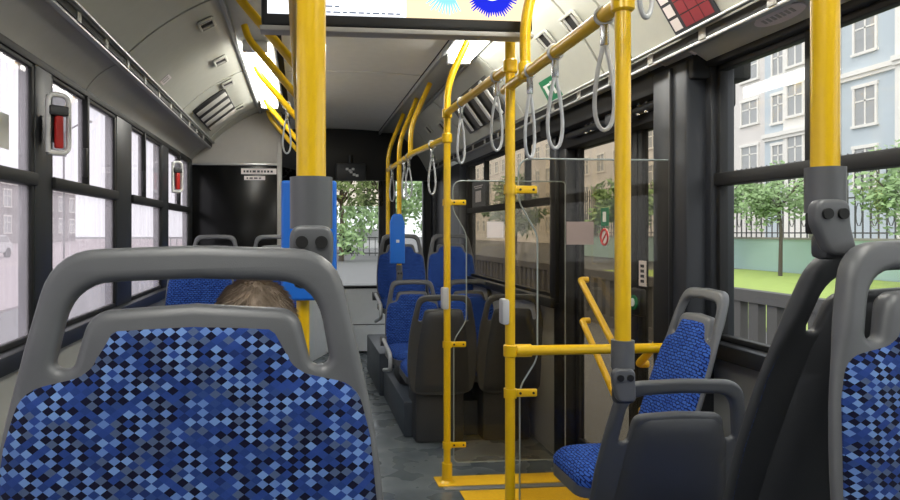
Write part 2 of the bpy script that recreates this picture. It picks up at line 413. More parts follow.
# lower duct panels, ledge rails and the dark slots between
pll, nll = cove_profile((-.775, 1.985), (XL + .005, 1.86), .018, 6)
for a, c in ((Y0, .35), (.35, 2.85), (2.85, 5.35), (5.35, 5.56)):
    b = NB(); sheet(b, pll, nll, a + .006, c - .006); build('duct_panel', b, 'duct', ceiling)
b = NB(); sheet(b, [(p[0] + nll.x * .025, p[1] + nll.y * .025) for p in pll], nll, Y0, 5.56); build('cove_backing', b, 'dark', ceiling)
plr, nlr = cove_profile((1.300, 1.905), (1.408, 1.848), .006, 6)
for a, c in ((Y0, 1.15), (1.15, 2.40), (2.40, 3.62), (3.62, 5.6)):
    b = NB(); sheet(b, plr, nlr, a + .006, c - .006); build('duct_panel', b, 'cove', ceiling)
b = NB(); box(b, 1.32, XR + .1, Y0, 5.6, 1.93, 1.97); build('cove_backing', b, 'dark', ceiling)
for (x, z, s) in ((-.762, 2.0, 1), (1.290, 1.908, -1)):
    ye = 5.56 if s > 0 else 6.5
    b = NB(); box(b, x - .012 - .0 * s, x + .012, Y0, ye, z - .03, z - .018, .004); build('ledge_rail', b, 'trim', ceiling)
    b = NB(); box(b, x - .008 + .03 * s, x + .008 + .03 * s, Y0, ye, z + .012, z + .022, .004); build('ledge_rail', b, 'trim', ceiling)
    b = NB(); box(b, x - .012, x + .014, Y0, ye, z - .018, z + .012); build('dark_slot', b, 'dark', ceiling)
    y = .4
    while y < ye - .3:
        b = NB(); box(b, x - .016, x + .018, y, y + .035, z - .022, z + .016, .003); build('slot_latch', b, 'duct', ceiling); y += .31

# front: cab partition, bulkhead, header, windscreen
b = NB(); box(b, XL, -.19, 5.55, 5.60, .0, 1.835, .006); cabw = struct('wall_cab', b, 'blackgloss')
b = NB(); box(b, -.205, -.165, 5.53, 5.62, 0, 2.28, .008); build('edge_post', b, 'duct', cabw)
b = NB(); box(b, XL, -.19, 5.55, 5.58, 1.84, 2.4, .004); build('bulkhead', b, 'duct', cabw)
b = NB(); box(b, XL, -.19, 5.535, 5.56, 1.83, 1.848, .003); build('bulkhead_edge', b, 'trim', cabw)
b = NB(); rot = Matrix.Rotation(-math.atan2(.50, 1.3), 3, 'Z'); box(b, .04 - .02, .04 + .02, 5.58, 6.95, 0, .72, .006, rot=rot); build('cab_side', b, 'pale', cabw)
b = NB(); box(b, .018, .062, 5.58, 6.95, .72, .78, .006, rot=rot); build('cab_rail', b, 'black', cabw)
b = NB(); box(b, .036, .044, 5.58, 6.95, .78, 1.84, 0, rot=rot); build('cab_glass', b, 'cabglass', cabw)
b = NB(); box(b, XL, XR + .1, 6.62, 6.72, 1.80, 2.42, .01); hd = struct('trim_3', b, 'black')
b = NB(); box(b, XL, .87, 6.90, 6.93, 1.545, 1.82, .01); build('sun_blind', b, M['glass_t'], hd)
b = NB(); box(b, XL, XR + .1, 6.96, 7.06, 0, .68); box(b, XL, XR + .1, 6.96, 7.06, 1.85, 2.4)
for a, c in ((XL - .05, -.8), (.84, 1.0), (1.32, XR + .1)): box(b, a, c, 6.96, 7.06, .68, 1.85)
struct('wall_front', b, 'black')
b = NB(); 
for a, c in ((-.8, .84), (1.0, 1.32)):
    for x in (a, c): box(b, x - .012, x + .012, 6.94, 6.99, .68, 1.85, .004)
    box(b, a, c, 6.94, 6.99, .67, .70, .004); box(b, a, c, 6.94, 6.99, 1.83, 1.86, .004)
wf = struct('window_12', b, 'frame')
for a, c in ((-.8, .84), (1.0, 1.32)):
    b = NB(); box(b, a, c, 7.0, 7.006, .68, 1.85); build('pane', b, 'glass_r', wf)
b = NB(); box(b, .345, .375, 6.86, 6.90, .70, 1.545, .006); build('divider_post', b, 'pale', wf)
# front door on the right (dark)
b = NB(); box(b, XR, XR + .06, 5.7, 6.85, .95, 1.9); box(b, XR, XR + .06, 5.7, 6.85, 0, .12)
for y in (5.7, 6.24, 6.78): box(b, XR, XR + .06, y, y + .07, .1, .97)
d2 = struct('door_2', b, 'black')
b = NB(); box(b, XR + .03, XR + .036, 5.75, 6.8, .12, .95); build('pane', b, 'glass_r', d2)  # lower glazing added out of sight behind the seats, lets daylight reach the console
# door between the partitions
def leaf(y0, y1):
    b = NB(); fw = .05
    box(b, 1.485, 1.52, y0, y0 + fw, .02, 1.80, .008); box(b, 1.485, 1.52, y1 - fw, y1, .02, 1.80, .008)
    box(b, 1.485, 1.52, y0, y1, .02, .16, .008); box(b, 1.485, 1.52, y0, y1, 1.72, 1.80, .008)
    return b
door = tag(build('door_1', leaf(2.79, 3.42), 'rubber'), kind='structure')
build('door_leaf', leaf(2.16, 2.77), 'rubber', door)
for a, c in ((2.84, 3.37), (2.21, 2.72)):
    b = NB(); box(b, 1.50, 1.506, a, c, .16, 1.72); build('pane', b, 'glass_t', door)
b = NB(); box(b, 1.478, 1.53, 2.75, 2.81, .02, 1.80, .012); build('seal', b, 'rubber', door)
for pts in (((3.27, 1.02), (2.90, .74)), ((3.25, .81), (2.86, .48)), ((2.40, .92), (2.68, .70)), ((2.36, .74), (2.66, .50))):
    (a, za), (c, zc) = pts; sg = 1
    b = NB(); tube(b, [(1.49, a, za), (1.45, a, za), (1.45, c, zc), (1.49, c, zc)], .016, rad=.012)
    build('door_handle', b, 'yellow', door)
b = NB(); box(b, 1.34, 1.56, 2.12, 3.56, 1.80, 1.90, .01); box(b, 1.42, 1.56, 2.2, 3.45, 1.72, 1.81, .01); hdr = struct('trim_4', b, 'rubber')
b = NB(); tube(b, [(1.40, 2.3, 1.785), (1.40, 2.6, 1.775), (1.40, 3.3, 1.775)], .018); build('drive_rod', b, 'darkgrey', hdr)
for y in (2.52, 2.58, 3.02, 3.08): b = NB(); cyl(b, (1.40, y, 1.80), (1.40, y, 1.755), .012); build('bracket', b, 'steel', hdr)
b = NB(); box(b, 1.36, 1.46, 2.62, 2.82, 1.745, 1.80, .012); build('motor_housing', b, 'darkgrey', hdr)
# yellow tread plates of the door vestibule, and seat platforms
b = NB(); box(b, .68, 1.40, 3.18, 3.31, 0, .006, .002); struct('trim_5', b, 'yplate')
b = NB(); box(b, .77, 1.40, 2.30, 3.12, 0, .005, .002); struct('trim_6', b, 'yplate')
b = NB(); box(b, .70, 1.40, 3.13, 3.17, 0, .008, .002); struct('trim_7', b, 'trim')
def platform(name, x0, x1, y0, y1, z):
    b = NB(); box(b, x0, x1, y0, y1, 0, z, .012); struct(name, b, 'platform')
platform('trim_8', .63, XR, 3.97, 4.98, .22)
platform('trim_9', .60, XR, 4.99, 5.95, .33)
platform('trim_10', XL, -.02, 4.75, 5.53, .33)
platform('trim_11', XL, .08, -.3, .93, .30)
platform('trim_12', .60, XR, -.3, 1.32, .30)
platform('trim_13', XL, .05, 3.3, 4.45, .24)

# ------------------------------------------------------------------ seats
OUT = roundpoly(mirror([(0, .005, .0), (.153, .0, .07), (.175, -.095, .06), (.197, -.2, .05), (.208, -.32, .05), (.208, -.47, .05), (.185, -.575, .04), (.12, -.60, .02)]), 7)
HOLE = roundpoly(mirror([(0, -.031, 0), (.131, -.036, .045), (.147, -.125, .013), (.126, -.127, .011), (.111, -.066, .022), (0, -.059, 0)]), 7)
HOLE2 = roundpoly(mirror([(0, -.030, 0), (.133, -.035, .045), (.150, -.150, .014), (.126, -.152, .012), (.110, -.084, .022), (0, -.078, 0)]), 7)
FAB = roundpoly(mirror([(0, -.075, 0), (.094, -.080, .018), (.107, -.130, .022), (.176, -.147, .022), (.189, -.2, 0), (.200, -.32, 0), (.199, -.47, .03), (.165, -.55, .03)]))
FABS = roundpoly(mirror([(0, -.094, 0), (.096, -.098, .018), (.110, -.155, .022), (.176, -.170, .022), (.189, -.21, 0), (.200, -.32, 0), (.199, -.47, .03), (.165, -.55, .03)]))
BACK = roundpoly(mirror([(0, -.072, 0), (.106, -.076, .028), (.130, -.145, .03), (.150, -.32, .03), (.165, -.58, .03)]))
BACK2 = roundpoly(mirror([(0, -.089, 0), (.106, -.092, .03), (.128, -.165, .03), (.150, -.32, .03), (.165, -.58, .03)]))
CUSH = roundpoly([(.205, -.05, .03), (.205, -.36, .12), (.17, -.475, .09), (-.17, -.475, .09), (-.205, -.36, .12), (-.205, -.05, .03)])
def recl(bm, k, top):
    for v in bm.verts:
        d = -v.co.z; v.co.y -= k * d; v.co.z += top
    return bm
def bend_cuts(bm):
    for z in [-.05 * i for i in range(1, 13)]:
        bmesh.ops.bisect_plane(bm, geom=bm.verts[:] + bm.edges[:] + bm.faces[:], plane_co=(0, 0, z), plane_no=(0, 0, 1))
    return bm
def make_seat(label, loc, rz, top, cush, base, fabric, recline=.16, frame='grey', backmat='darkgrey', side=False, group=None, fab=None, sx=1., ck=1.):
    """front of the seat looks towards local -Y; top of backrest above the origin"""
    t = thing('bus_seat', label, 'seat', loc, rz, group)
    def add(n, bm, m):
        if sx != 1:
            for v in bm.verts: v.co.x *= sx
        return build(n, bm, m, t)
    near = fabric == 'diamond' or frame == 'darkgrey'
    if 'dark-back' in label: frame = 'mid'
    f = plate(OUT, [HOLE if near else HOLE2], .004, .011)
    for v in f.verts: v.co.y *= 1 - .4 * min(1, max(0, (-v.co.z - .10) / .06))
    add('backrest_frame', recl(f, recline, top), frame)
    p = pad(FAB if near else FABS, .012, .012, .02, .02); [setattr(v.co, 'y', v.co.y - .011) for v in p.verts]
    add('back_cushion', recl(p, recline, top), fabric)
    q = pad(BACK if near else BACK2, .018, .012, .02, .03, sign=1); [setattr(v.co, 'y', v.co.y + .011) for v in q.verts]
    add('back_shell', recl(q, recline, top), backmat)
    off = -recline * (top - cush) + .04
    c = pad(CUSH, .045, .03, .02, .025, axis='z', sign=1)
    for v in c.verts: v.co.y = v.co.y * ck + off; v.co.z += cush - .045
    add('seat_cushion', c, fabric)
    b = NB(); o2 = [(x * 1.03, y * 1.02 * ck + off) for x, y in CUSH]; prism(b, [(x * .9, y * .95 - .02) for x, y in o2] if sx != 1 else o2, 'z', cush - .10, cush - .062)
    add('seat_pan', b, frame)
    b = NB(); box(b, -.15, .15, off - .36 * ck, off - .10 * ck, base, cush - .10, .02) if sx == 1 else box(b, -.12, .12, off - .14, off + .06, .22, cush - .10, .02)
    add('pedestal', b, 'darkgrey')
    if side:
        b = NB(); tube(b, [(side * .222, off - .03, cush + .02), (side * .222, off - .42, cush - .03), (side * .222, off - .43, cush - .13), (side * .222, off - .1, cush - .20)], .014, rad=.04); add('side_rail', b, 'silver')
        b = NB(); cyl(b, (side * .20, off - .05, cush + .0), (side * .245, off - .05, cush + .0), .035); add('hinge_cover', b, 'grey')
    return t

make_seat('large rear-facing blue diamond-pattern seat in front of the viewer, beneath the thick pole', (-.115, .74, 0), 0, 1.25, .64, .30, 'diamond', .15)
make_seat('blue diamond-pattern seat cut off by the right picture edge', (.873, .80, 0), 0, 1.256, .64, .30, 'diamond', .13)
make_seat('tall dark seat back against the cut-off blue seat, clamped to the pole', (.905, .885, 0), math.pi, 1.245, .62, .30, 'woven', .31, frame='darkgrey')
make_seat('low dark-backed seat with grey loop handle before the blue folding side seat', (.92, 1.50, 0), math.pi, .908, .45, 0, 'woven', .18, ck=.84)
make_seat('narrow blue seat on the wall below the right window, turned towards the aisle', (1.335, 2.03, 0), -math.pi / 2, 1.08, .555, 0, 'woven', .34, sx=.70, ck=.74)
make_seat('low seat under the person with brown-grey hair', (-.11, 1.20, 0), math.pi, .92, .45, 0, 'woven', .16)
make_seat('blue seat by the left window in the pair ahead of the brown-haired person', (-.60, 4.0, 0), 0, 1.17, .66, .24, 'woven', .14)
make_seat('blue aisle-side seat of the left pair, partly behind the brown-haired head', (-.165, 4.0, 0), 0, 1.17, .66, .24, 'woven', .14)
make_seat('seat with grey handle loop in the left corner against the black cab partition', (-.675, 5.22, 0), 0, 1.245, .75, .33, 'woven', .14)
make_seat('second seat from the left window against the black cab partition', (-.205, 5.22, 0), 0, 1.245, .75, .33, 'woven', .14)
for x, z, lab in ((.83, 0, 'dark-backed aisle seat behind the pole with glass brackets'), (1.245, 0, 'dark-backed window-side seat seen through the glass partition')):
    make_seat(lab, (x, 3.74, 0), math.pi, .90, .47, .0, 'woven', .12)
make_seat('low blue rear-facing aisle seat with grey side rail', (.82, 4.80, 0), 0, .91, .47, .22, 'woven', .14, side=-1, fab=FABS)
make_seat('low blue rear-facing seat next to the wall behind the dark-backed seats', (1.25, 4.80, 0), 0, .91, .47, .22, 'woven', .14, fab=FABS)
make_seat('tall blue rear-facing seat behind the blue box on the aisle pole', (.83, 5.42, 0), 0, 1.25, .74, .33, 'woven', .14, side=-1, fab=FABS)
make_seat('tall blue rear-facing seat in the far right corner beside the window', (1.255, 5.42, 0), 0, 1.25, .74, .33, 'woven', .14, fab=FABS)

# ------------------------------------------------------------------ poles and rails
PX, PR = .735, .0178
def pole_thing(label, path, r=PR, rad=.06, name='grab_pole'):
    t = thing(name, label, 'grab pole', (path[0][0], path[0][1], path[0][2]))
    o = Vector(path[0]); b = NB(); tube(b, [Vector(p) - o for p in path], r, rad=rad); build('pole', b, 'yellow', t)
    return t, o
def clamp(t, o, p, axis, r=.026, L=.05):
    b = NB(); p = Vector(p) - o; d = Vector(axis) * L / 2; tube(b, [p - d, p - d * .8, p + d * .8, p + d], [r * .8, r, r, r * .8]); build('pole_clamp', b, 'yellow', t)
def sleeve(t, o, x, y, zt, zj, zb, s=1., lean=0., dx=0., dz=0.):
    """grey sleeve at the pole foot with a two-bolt clamp that grips the seat handle"""
    b = NB(); pts = [(.026 * s * math.cos(a), .024 * s * math.sin(a)) for a in [2 * math.pi * k / 24 for k in range(24)]]
    prism(b, pts, 'z', zj, zt); h = build('pole_sleeve', b, 'grey', t, loc=Vector((x, y, 0)) - o)
    b = NB(); box(b, -.019 * s, .019 * s, -.012, .016, zj - .03, zj + .002, .004); build('rubber_collar', b, 'rubber', t, loc=Vector((x, y, 0)) - o)
    zk = zj + .004 + dz
    out = roundpoly([(-.026 * s, zk, .024), (.026 * s, zk, .024), (.026 * s, zk - .034, .01), (.022 * s + lean, zb, .012), (-.020 * s + lean, zb, .012), (-.026 * s, zk - .034, .01)], 8)
    f = plate(out, [], .004, .006); c = build('handle_clamp', f, 'grey', t, loc=Vector((x + dx, y - .019, 0)) - o)
    for sg in (-1, 1):
        b = NB(); cyl(b, (sg * .0115 * s, -.014, zk - .02), (sg * .0115 * s, -.009, zk - .02), .0075 * s); bo = build('bolt', b, 'rubber', c)
    b = NB(); box(b, -.022 + lean, .022 + lean, -.012, .02, zb - .006, zb + .03, .008); build('grip_jaw', b, 'darkgrey', t, loc=Vector((x + dx, y - .01, 0)) - o)
def bracket(t, o, z):
    b = NB(); tube(b, [(0, 0, z - .016), (0, 0, z + .016)], .023); box(b, .0, .098, -.007, .007, z - .014, z + .014, .005)
    p = build('glass_bracket', b, 'yellow', t)
    for x in (.035, .083):
        b = NB(); cyl(b, (x, -.0095, z), (x, -.006, z), .0045, 10); build('rivet', b, 'dark', p)

t, o = pole_thing('thick yellow pole rising from the big blue seat nearest the viewer', [(.012, .80, 1.22), (.012, .80, 2.33)], .0180)
sleeve(t, o, .012, .80, 1.337, 1.274, 1.208, 1.)
t, o = pole_thing('yellow pole with grey foot clamped on the dark seat by the big right window', [(PX, .85, 1.29), (PX, .85, 2.32)])
sleeve(t, o, PX, .85, 1.361, 1.297, 1.238, 1., .016, -.011, .014)
t, o = pole_thing('yellow pole with grey foot clamped on the low dark-backed seat', [(PX, 1.43, .92), (PX, 1.43, 2.33)])
sleeve(t, o, PX, 1.43, 1.022, .957, .885, 1., .006, -.009)
clamp(t, o, (PX, 1.43, 1.80), (0, 0, 1)); clamp(t, o, (PX, 1.43, 2.0), (0, 0, 1))
t, o = pole_thing('straight yellow floor pole holding the horizontal rail and glass panel', [(PX, 2.24, 0), (PX, 2.24, 2.32)])
b = NB(); tube(b, [(0, 0, 0), (0, 0, .02)], .035); build('foot_flange', b, 'yellow', t)
for z in (1.42, .70, .2): bracket(t, o, z)
clamp(t, o, (PX, 2.24, 1.855), (0, 0, 1)); clamp(t, o, (PX, 2.24, .85), (0, 0, 1), .024, .045)
b = NB(); box(b, -.036, -.010, -.03, .02, .945, 1.035, .008); build('stop_button', b, 'stopgrey', t)
t, o = pole_thing('yellow floor pole standing on the yellow tread plate, bent at the top', [(PX, 3.24, 0), (PX, 3.24, 2.02), (.86, 3.24, 2.28)], rad=.10)
b = NB(); tube(b, [(0, 0, .006), (0, 0, .015), (0, 0, .10)], [.04, .026, .026]); build('foot_flange', b, 'yellow', t)
for z in (1.42, .70, .19): bracket(t, o, z)
b = NB(); box(b, -.03, .005, -.028, .02, .88, .99, .008); build('stop_button', b, 'stopgrey', t)
clamp(t, o, (PX, 3.24, 1.87), (0, 0, 1)); clamp(t, o, (PX, 3.24, 1.745), (0, 0, 1))
t, o = pole_thing('yellow pole carrying the blue box above the low blue aisle seat', [(PX, 4.86, .95), (PX, 4.86, 1.95), (.87, 4.86, 2.28)], rad=.1)
sleeve(t, o, PX, 4.86, 1.02, .975, .905, .9)
t, o = pole_thing('farthest yellow pole on the aisle right side, bent to the ceiling', [(PX, 5.5, 1.25), (PX, 5.5, 1.95), (.87, 5.5, 2.28)], rad=.1)
t, o = pole_thing('yellow pole seen below the clamp of the thick foreground pole', [(.004, 1.76, 0), (.004, 1.76, 2.31)])
def rail(label, path, rad=.05):
    t = thing('grab_rail', label, 'grab rail', path[0]); o = Vector(path[0])
    b = NB(); tube(b, [Vector(p) - o for p in path], PR, rad=rad); build('rail', b, 'yellow', t); return t, o
t, o = rail('overhead yellow rail with curved branch between the two nearest right aisle poles', [(PX, 1.43, 1.80), (PX, 2.30, 1.785)])
b = NB(); tube(b, [Vector(p) - o for p in ((PX, 2.085, 1.79), (PX, 2.085, 2.02), (.86, 2.085, 2.28))], PR, rad=.12); build('branch', b, 'yellow', t)
clamp(t, o, (PX, 2.085, 1.80), (0, 0, 1), .024, .06)
rail('overhead yellow rail running between the two glass partition poles', [(PX, 2.24, 1.855), (PX, 3.24, 1.875)])
t, o = rail('overhead yellow rail along the far right seats beyond the glass', [(PX, 3.24, 1.745), (PX, 4.2, 1.79), (PX, 5.5, 1.80)])
b = NB(); tube(b, [Vector(p) - o for p in ((PX, 4.35, 1.79), (PX, 4.35, 1.98), (.87, 4.35, 2.28))], PR, rad=.1); build('branch', b, 'yellow', t)
rail('high overhead rail joining the clamp pole to the big-window pole', [(PX, .85, 2.06), (PX, 1.43, 2.0)])
t = thing('grab_rail', 'waist-high horizontal yellow bar across the door glass panel', 'grab rail', (PX, 2.24, .85))
b = NB(); tube(b, [(0, 0, 0), (.60, 0, 0)], PR); build('rail', b, 'yellow', t)
b = NB(); tube(b, [(.02, 0, 0), (.075, 0, 0)], .023); build('pole_clamp', b, 'yellow', t)
t, o = rail('overhead yellow rail on the left of the aisle with slanting ceiling branches', [(-.02, .88, 1.93), (-.02, 5.5, 1.93)])
for y in (2.6, 3.18, 3.83, 4.76, 5.4):
    b = NB(); tube(b, [Vector(p) - o for p in ((-.02, y, 1.93), (-.255, y, 2.205), (-.275, y, 2.27))], PR, rad=.05); build('branch', b, 'yellow', t)
# ---- hanging straps
def strap_proto(label, loc, rz, zr):
    t = thing('hanging_strap', label, 'hand strap', loc, rz, 'hand straps on the overhead rails')
    b = NB()
    n = 18; tube(b, [(.022 * math.cos(a), 0, .022 * math.sin(a)) for a in [2 * math.pi * k / n for k in range(n)]], .0045, 8, closed=True)
    build('rail_loop', b, 'silver', t)
    b = NB(); box(b, -.010, .010, -.007, .007, -.075, -.022, .004); build('sleeve', b, 'steel', t)
    b = NB(); P = []
    for k in range(28):
        a = 2 * math.pi * k / 28; s = (1 - math.cos(a)) / 2
        P.append((.030 * math.sin(a) * (.35 + .65 * s ** .8) , 0, -.07 - .21 * s ** .9))
    tube(b, P, .0055, 8, closed=True); build('grip_loop', b, 'silver', t)
    return t
first = None
SPOT = [(PX, 1.52, 1.798, -18, 'strap swinging right beside the clamp pole under the nearest rail end'), (PX, 1.83, 1.793, 5, 'wide open grey strap loop just left of the clamp pole'),
        (PX, 2.04, 1.79, 30, 'narrow strap directly below the curved rail branch'), (PX, 2.40, 1.858, 8, 'strap by the straight floor pole with three brackets'),
        (PX, 2.95, 1.868, 30, 'strap hanging near the bent pole on the tread plate'), (PX, 3.62, 1.763, 20, 'strap past the bent pole, above the tall corner seat'),
        (PX, 4.42, 1.79, 10, 'strap by the branch over the tall blue seats'), (PX, 4.62, 1.79, 40, 'strap crowding the next one over the tall blue seats'),
        (PX, 5.25, 1.80, 30, 'most distant strap by the far right aisle pole'), (-.085, 3.83, 2.01, 5, 'single strap on a slanting ceiling branch left of the thick pole'),
        (-.02, .97, 1.93, 20, 'dark strap loop over the screen corner by the thick pole'), (PX, 1.33, 2.01, 25, 'strap loop over the red and teal poster')]
for x, y, z, a, lab in SPOT:
    loc = (x, y, z)
    if first is None: first = strap_proto(lab, loc, R(a), z)
    else: dup(first, lab, loc, R(a))
# ---- blue boxes on poles
def blue_box(label, loc, h, w, sq=False):
    t = thing('blue_pole_box', label, 'validator', loc)
    b = NB(); out = roundpoly([(-w / 2, 0, .006), (w / 2, 0, .006), (w / 2, h * .8, .01), (w * .3, h, .02), (-w * .3, h, .02), (-w / 2, h * .84, .01)])
    if sq: out = roundpoly([(-w / 2, 0, .008), (w / 2, 0, .008), (w / 2, h, .008), (-w / 2, h, .008)])
    f = plate(out, [], .012, .008); build('housing', f, 'blue', t)
    b = NB(); box(b, -.012, .012, -.024, -.018, h * .42, h * .48, .002); build('lock', b, 'white', t)
    b = NB(); tube(b, [(.0, .025, h * .3), (.0, .025, h * .36)], .025); build('clip', b, 'blue', t)
    b = NB(); tube(b, [(.0, .025, h * .7), (.0, .025, h * .76)], .025); build('clip', b, 'blue', t)
    return t
blue_box('blue flat box fixed to the pole behind the thick grey-sleeved pole', (.020, 1.727, 1.09), .315, .145, True)
blue_box('small blue box on the far aisle pole in front of the tall blue seat', (.712, 4.80, 1.035), .37, .11)
# ---- glass partitions
def partition(label, y):
    t = thing('glass_partition', label, 'glass panel', (PX, y, .10))
    out = roundpoly([(.035, 0, .03), (.035, .62, .03), (.10, .72, .03), (.10, 1.16, .03), (.030, 1.28, .03), (.030, 1.43, .05), (.62, 1.43, .02), (.62, 0, .02)])
    b = NB(); prism(b, out, 'y', -.003, .003); build('pane', b, 'glass_p', t, smooth=0)
    b = NB(); tube(b, [(p[0], 0, p[1]) for p in out], .0032, 6, closed=True); build('edge', b, 'glass_edge', t)
    return t
t = partition('clear glass panel at the straight floor pole, brown sticker on it', 2.24)
b = NB(); box(b, .205, .305, -.006, -.003, 1.125, 1.207, 0); build('sticker', b, 'pinksticker', t)['label'] = 'brownish rectangular sticker'
t = partition('glass panel at the bent pole, pale paper sticker on it', 3.24)
b = NB(); box(b, .205, .292, -.006, -.003, 1.14, 1.222, 0); build('sticker', b, 'sticker', t)['label'] = 'pale paper sticker'

# ------------------------------------------------------------------ lamps, screen, vents, signs
def lamp(label, x0, x1, y0, y1, z, tilt=0):
    t = thing('ceiling_lamp', label, 'ceiling lamp', ((x0 + x1) / 2, (y0 + y1) / 2, z), group=None)
    w, l = (x1 - x0) / 2, (y1 - y0) / 2
    b = NB(); box(b, -w, w, -l, l, -.052, .0, .018); build('diffuser', b, 'lamp', t)
    for s in (-1, 1):
        b = NB(); box(b, -w - .006, w + .006, s * l - .02, s * l + .02, -.056, .002, .006); build('end_cap', b, 'white', t)
    return t
lamp('glowing strip lamp on the left edge of the ceiling by the slanting yellow rails', -.305, -.185, 3.5, 5.1, 2.284)
lamp('bright strip lamp on the right of the ceiling beyond the screen', .835, .955, 1.35, 3.65, 2.284)
lamp('unseen strip lamp added above the viewer on the left side', -.305, -.185, -.6, .9, 2.284)  # out of view, added to help light the saloon
lamp('unseen strip lamp added above the viewer on the right side', .835, .955, -.6, 1.2, 2.284)  # unseen counterpart on the right, added for more interior light
# monitor
t = thing('display_screen', 'wide dark-framed passenger screen hanging from the ceiling', 'screen', (.325, 2.15, 1.94))
b = NB(); box(b, -.455, .455, -.02, .04, .004, .37, .012); build('housing', b, 'black', t)
b = NB(); box(b, -.46, .46, -.016, .045, -.012, .005, .004); build('lower_bar', b, 'duct', t)
for x in (-.3, .3): b = NB(); box(b, x - .03, x + .03, .01, .05, .36, .40); build('hanger', b, 'black', t)
b = NB(); box(b, -.435, .02, -.0235, -.019, .040, .355); s = build('screen_panel', b, 'screen_w', t)
b = NB()
for r_, (z, x0) in enumerate(((.047, -.27), (.066, -.30))):
    x = x0
    while x < .0:
        w = random.uniform(.012, .03)
        if r_ == 0 or x < -.2: box(b, x, x + w, -.0245, -.0236, z, z + .0045)
        x += w + .008
for z in (.25, .28, .31):
    x = -.40
    while x < -.05:
        w = random.uniform(.012, .03); box(b, x, x + w, -.0245, -.0236, z, z + .008); x += w + .008
build('text_lines', b, 'screen_k', s)
b = NB(); box(b, .02, .435, -.0235, -.019, .040, .355); s2 = build('screen_panel', b, 'screen_t', t)
b = NB()
def petals(b, cx, cz, r0, r1, a0, a1, n, y):
    for k in range(n):
        a = R(a0 + (a1 - a0) * k / (n - 1)) ; d = Vector((math.cos(a), math.sin(a))); p = Vector((-d.y, d.x)); rr = r1 * random.uniform(.88, 1.05)
        q = [Vector((cx, cz)) + d * r0 - p * .006, Vector((cx, cz)) + d * r0 + p * .006, Vector((cx, cz)) + d * rr + p * .0015, Vector((cx, cz)) + d * rr - p * .0015]
        prism(b, [tuple(v) for v in q], 'y', y, y - .0008)
petals(b, .31, .135, .05, .09, 0, 360, 60, -.0238)
prism(b, [(.31 + .060 * math.cos(a), .135 + .060 * math.sin(a)) for a in [k * math.pi / 12 for k in range(24)]], 'y', -.0238, -.0246); build('blue_blossom', b, 'screen_b', s2)
b = NB(); prism(b, [(.31 + .036 * math.cos(a), .140 + .036 * math.sin(a)) for a in [k * math.pi / 10 for k in range(20)]], 'y', -.0247, -.0254); build('blossom_centre', b, 'screen_w', s2)
b = NB(); petals(b, .16, .14, .01, .095, 215, 300, 11, -.0238); build('pale_feather', b, 'screen_l', s2)

def on_panel(prof, nrm, d):
    """point and tangent at fraction d down a cove profile"""
    k = d * (len(prof) - 1); i = min(int(k), len(prof) - 2); f = k - i
    a, c = Vector(prof[i]), Vector(prof[i + 1]); p = a.lerp(c, f); tn = (c - a).normalized()
    return p, tn
def panel_thing(name, label, cat, prof, nrm, d, y, group=None):
    p, tn = on_panel(prof, nrm, d)
    n_in = Vector((tn.y, -tn.x))
    if n_in.dot(nrm) > 0: n_in = -n_in
    t = thing(name, label, cat, (p.x, y, p.y), group=group)
    # local axes: X = down the cove, Y = along the bus, Z = into the saloon
    X = Vector((tn.x, 0, tn.y)); Z = Vector((n_in.x, 0, n_in.y)); Y = Z.cross(X)
    t.rotation_euler = Matrix((X, Y, Z)).transposed().to_euler(); return t
def vent(prof, nrm, d, y, label, s=.07):
    t = panel_thing('ceiling_vent', label, 'vent', prof, nrm, d, y, 'small square vents in the cove panels')
    b = NB(); h = s / 2
    g = h * 1.7
    for sg in (-1, 1): box(b, -h, h, sg * g - .008, sg * g + .008, .004, .012, .002); box(b, sg * h - .006, sg * h + .006, -g, g, .004, .012, .002)
    build('frame', b, 'cove', t)
    b = NB(); box(b, -h, h, -g, g, -.002, .0055); build('backing', b, 'dark', t)
    for k in (-.5, .5):
        b = NB(); box(b, -h, h, k * s * .95 - .007, k * s * .95 + .007, .005, .010); build('slat', b, 'duct', t)
vl = [(.21, 3.09, 'square vent of the left cove nearest the viewer'), (.24, 3.72, 'second square vent along the left cove'), (.28, 4.24, 'third square vent along the left cove, before the slatted grille'),
      (.28, 5.05, 'fourth square vent along the left cove, after the slatted grille')]
for d, y, lab in vl: vent(pl, nl, d, y, lab)
for d, y, lab in ((.40, 2.20 + .42, 'slotted vent on the right cove nearest the screen end'), (.38, 2.9, 'slotted vent on the right cove, left of the curved rail branch'), (.45, 5.2, 'far vent on the right cove above the tall seats'), (.35, 5.6, 'farthest vent on the right cove')): vent(pr, nr, d, y, lab, .075)
def louvre(prof, nrm, d, y, label, L, W, mat, back='dark', sw=.05):
    t = panel_thing('air_grille', label, 'air grille', prof, nrm, d, y)
    b = NB(); box(b, -W / 2, W / 2, -L / 2, L / 2, .0, .016, .004); build('backing', b, back, t)
    for k in range(4):
        yy = -L / 2 + L * (k + .5) / 4
        b = NB(); rot = Matrix.Rotation(R(14), 3, 'X'); box(b, -W / 2 + .01, W / 2 - .01, yy - L * sw, yy + L * sw, .014, .026, .004, rot=rot); build('slat', b, mat, t)
louvre(pl, nl, .60, 4.72, 'slatted air grille on the left cove', .80, .26, 'duct', 'dark', .035)
louvre(pr, nr, .52, 4.22, 'slatted air grille on the right cove behind the straps', .90, .26, 'white', 'backing', .105)
